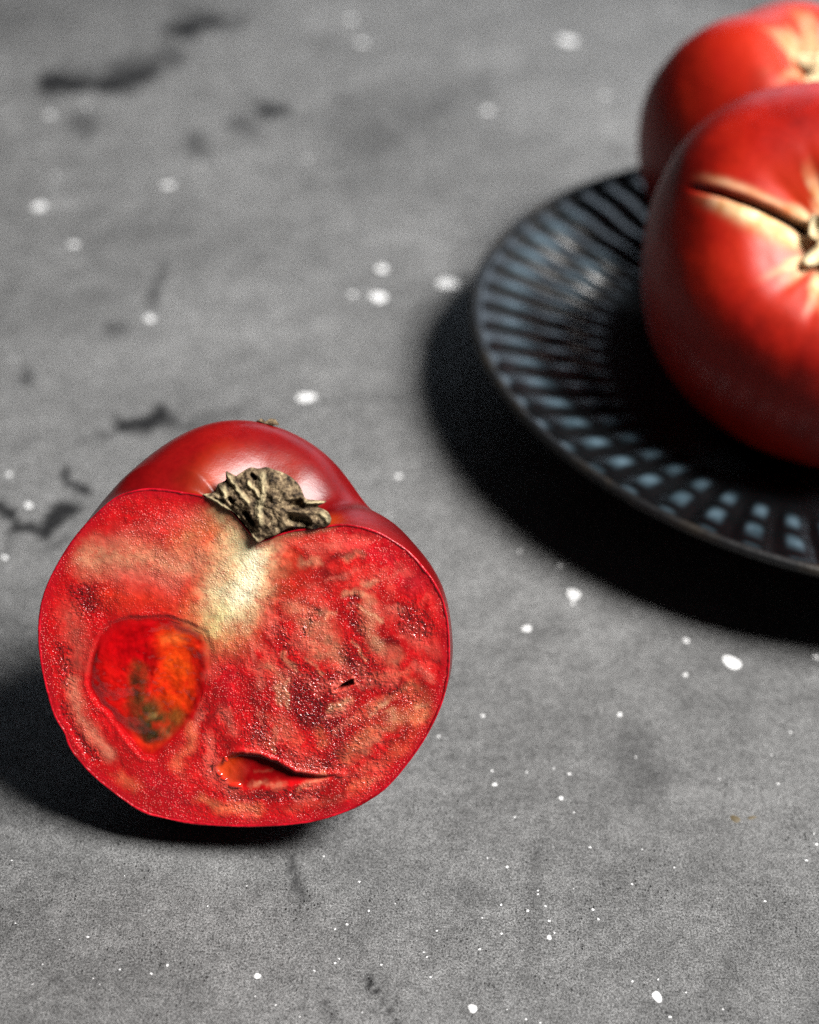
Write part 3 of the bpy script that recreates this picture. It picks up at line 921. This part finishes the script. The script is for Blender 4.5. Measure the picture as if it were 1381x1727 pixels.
def build_gel(parent, base):
    ring = smooth_line(LOC_MM, 160, closed=True)
    C = ring.mean(0)
    NR = 44
    q = np.linspace(0.001, 0.995, NR)
    G = C + (ring[None] - C) * q[:, None, None]
    U, V = G[..., 0].ravel(), G[..., 1].ravel()
    gr = fbm(U * .5, V * .5, 1, 61, 4)
    wu, wv = U + 0.9 * fbm(U * .3, V * .3, 2, 62), V + 0.9 * fbm(U * .3, V * .3, 3, 63)

    def st(pts, w, soft=1.4):
        mm = [z1(36.3 + x * .4737, 399.8 + y * .4737) for x, y in pts]   # sketch units of the hollow
        return sstep(soft * w * .0325, 0.2 * w * .0325, seg_dist(wu, wv, mm))
    col = np.tile(srgb(176, 6, 10), (len(U), 1))
    lay = [([(450, 900), (520, 1050), (600, 1250), (700, 1380)], 130, srgb(186, 16, 12), .9), ([(900, 640), (1050, 680)], 110, srgb(214, 44, 18), .9),
           ([(900, 740), (920, 900), (900, 1050), (870, 1160)], 150, srgb(204, 56, 12), .95), ([(840, 700), (940, 700)], 50, srgb(220, 96, 40), .7), ([(880, 850), (960, 860)], 60, srgb(212, 72, 18), .7),
           ([(700, 640), (540, 700), (660, 780)], 90, srgb(150, 2, 8), .7), ([(740, 760), (740, 880)], 45, srgb(120, 2, 6), .6),
           ([(660, 900), (660, 1020), (700, 1160)], 80, srgb(84, 46, 22), .9), ([(720, 1200), (780, 1290), (830, 1240)], 150, srgb(60, 46, 22), 1.0), ([(900, 1160), (940, 1200)], 45, srgb(120, 70, 26), .7),
           ([(640, 930), (650, 1000)], 34, srgb(44, 20, 12), .7), ([(740, 1300), (790, 1330)], 50, srgb(58, 40, 22), .8), ([(820, 1270), (850, 1310)], 28, srgb(118, 100, 62), .6), ([(720, 1180), (770, 1190)], 26, srgb(124, 96, 56), .6),
           ([(1080, 800), (1060, 1050), (1000, 1200)], 50, srgb(140, 4, 8), .8), ([(620, 1340), (720, 1420), (860, 1350)], 46, srgb(214, 50, 18), .7)]
    for pts, w, c, s in lay:
        a = (s * st(pts, w) * np.clip(0.9 + 0.7 * gr, 0.2, 1))[:, None]
        col = col * (1 - a) + c * a
    col *= (1 + 0.3 * fbm(U * 1.4, V * 1.4, 4, 64))[:, None]
    pit = st([(900, 740), (920, 900), (900, 1050), (820, 1200), (760, 1300)], 190)
    edge = sstep(0.8, 1.0, np.repeat(q, 160))
    w = -0.05 - 0.8 * pit * (1 - edge) - 0.20 * edge + (0.25 - 0.2 * edge) * fbm(U * .35, V * .35, 5, 65) + 0.5 * st([(480, 800), (520, 950)], 120)
    w = w + 0.5 * st([(700, 1180), (780, 1290)], 110)
    k = NT('seed_gel')
    m = k.out(k.attr('tone'), 0.10, k.bump(k.noise(220, 3), 0.35, 0.0006), spec=0.5, coat=0.4, coat_rough=0.03, sss=0.25, sss_r=(1, .35, .12), sss_s=0.003)
    fade = sstep(0.80, 0.97, np.repeat(q, 160) + 0.06 * gr)[:, None]
    pf = paint_face(U, V, FACE_RING)
    col = col * (1 - fade) + pf[0] * fade
    lay_ = sstep(0.90, 0.985, np.repeat(q, 160))
    w = w * (1 - lay_) + (np.maximum(pf[1], -0.4) - 0.01) * lay_
    o = mesh_obj('seed_gel', world(U, V, w), grid_faces(160, NR, True), m, parent, base, attrs={'tone': np.clip(col, 0, 0.9)})
    o['label'] = 'orange and olive seed gel in the hollow of the cut face'


def build_calyx(root, base):
    z2 = [(180, 318), (230, 312), (270, 300), (290, 245), (335, 222), (350, 205), (352, 150), (372, 172), (410, 190), (460, 158), (520, 125), (580, 132), (640, 122), (700, 140), (760, 160), (815, 190), (850, 220), (885, 262),
          (905, 310), (930, 352), (990, 362), (1075, 368), (1050, 388), (1015, 408), (1060, 430), (1095, 455), (1115, 500), (1095, 545), (1040, 560), (980, 572), (930, 562), (870, 556), (800, 566), (750, 592), (700, 620),
          (640, 640), (580, 668), (545, 625), (530, 590), (480, 530), (440, 480), (400, 442), (350, 420), (320, 410), (280, 390), (250, 368), (210, 340)]
    lean = math.radians(6)
    m = NRM * math.cos(lean) + VV * math.sin(lean)
    d1 = UU
    d2 = np.cross(m, d1)
    d2 *= np.sign(d2 @ VV)
    tip = z1(715, 424)
    O = world(tip[0], tip[1], 0.9)

    def pp(x, y):
        r = ray(300 + x * 0.2317, 760 + y * 0.2317)
        q = CAM + r * (((O - CAM) @ m) / (r @ m)) - O
        return np.array([q @ d1, q @ d2]) * 1000
    ring = smooth_line([pp(*p) for p in z2], 300, closed=True)
    C = pp(620, 400)
    NR = 46
    q = np.linspace(0.002, 1, NR)
    G = C + (ring[None] - C) * q[:, None, None]
    U, V = G[..., 0].ravel(), G[..., 1].ravel()
    Q = np.repeat(q, 300)
    ridge = np.zeros(len(U))
    for pts, w in (([(620, 180), (625, 300), (600, 420), (605, 520)], 22), ([(370, 190), (430, 270), (520, 370)], 15), ([(520, 230), (570, 290), (610, 340)], 14), ([(330, 280), (350, 330)], 18), ([(1050, 460), (1090, 510)], 16), ([(940, 380), (1060, 372)], 10), ([(190, 322), (300, 380), (400, 445), (520, 590), (580, 650)], 9)):
        ridge = np.maximum(ridge, sstep(1.6 * w * .0345, 0, seg_dist(U + .25 * fbm(U, V, 0, 70), V + .25 * fbm(U, V, 3, 71), [pp(*p) for p in pts])))
    pit = np.zeros(len(U))
    for pts, w in (([(830, 400), (880, 390)], 30), ([(830, 490), (930, 520)], 36), ([(490, 450), (540, 520)], 16), ([(540, 180), (560, 200)], 14), ([(380, 350), (400, 370)], 14)):
        pit = np.maximum(pit, sstep(1.5 * w * .0345, 0, seg_dist(U, V, [pp(*p) for p in pts])))
    crump = fbm(U * .35, V * .35, 0, 72, 4)
    W = 1.7 * (1 - Q ** 3) + 0.6 * crump + 0.26 * fbm(U * 1.6, V * 1.6, 0, 74, 3) + 0.5 * ridge - 2.4 * pit
    top = O + 0.001 * (U[:, None] * d1 + V[:, None] * d2 + W[:, None] * m)
    rim = top[-300:]
    bot = rim - 0.0008 * m
    inn = (O + 0.001 * ((C[0] + (ring[:, 0] - C[0]) * .7)[:, None] * d1 + (C[1] + (ring[:, 1] - C[1]) * .7)[:, None] * d2)) - 0.006 * m
    Vx = np.vstack([top, bot, inn])
    mesh_obj('calyx', Vx, grid_faces(300, NR + 2, True), stem_mat, root, base, attrs={'ridge': np.r_[ridge, np.zeros(600)]})
    # shrivelled sepal tip showing over the back shoulder
    pk, l90 = half_body(np.radians([96.0, 99.0])), None
    pw = world(pk[0][:, 0], pk[1][:, 0], pk[2][:, 0])
    i = int(np.argmax(((pw - CAM) @ UP) / ((pw - CAM) @ FW)))
    sp = pw[i]
    v, f, n = [], [], 8
    for j, (s, r) in enumerate(((-2.6, .25), (-1.6, .9), (-.5, .6), (.6, 1.1), (1.7, .8), (2.6, .2))):
        for a in range(n):
            t = 2 * math.pi * a / n
            rr = r * (1 + .35 * math.sin(3 * t + j))
            v.append(sp + 0.001 * (UU * s + VV * (rr * 0.7 * math.sin(t) + 0.35 + .25 * math.sin(2.1 * j)) + NRM * rr * math.cos(t)))
    f = grid_faces(n, 6, True) + [tuple(range(n))[::-1], tuple(range(5 * n, 6 * n))]
    mesh_obj('sepal_tip', np.array(v), f, stem_mat, root, base, attrs={'ridge': np.zeros(len(v))})


build_half()
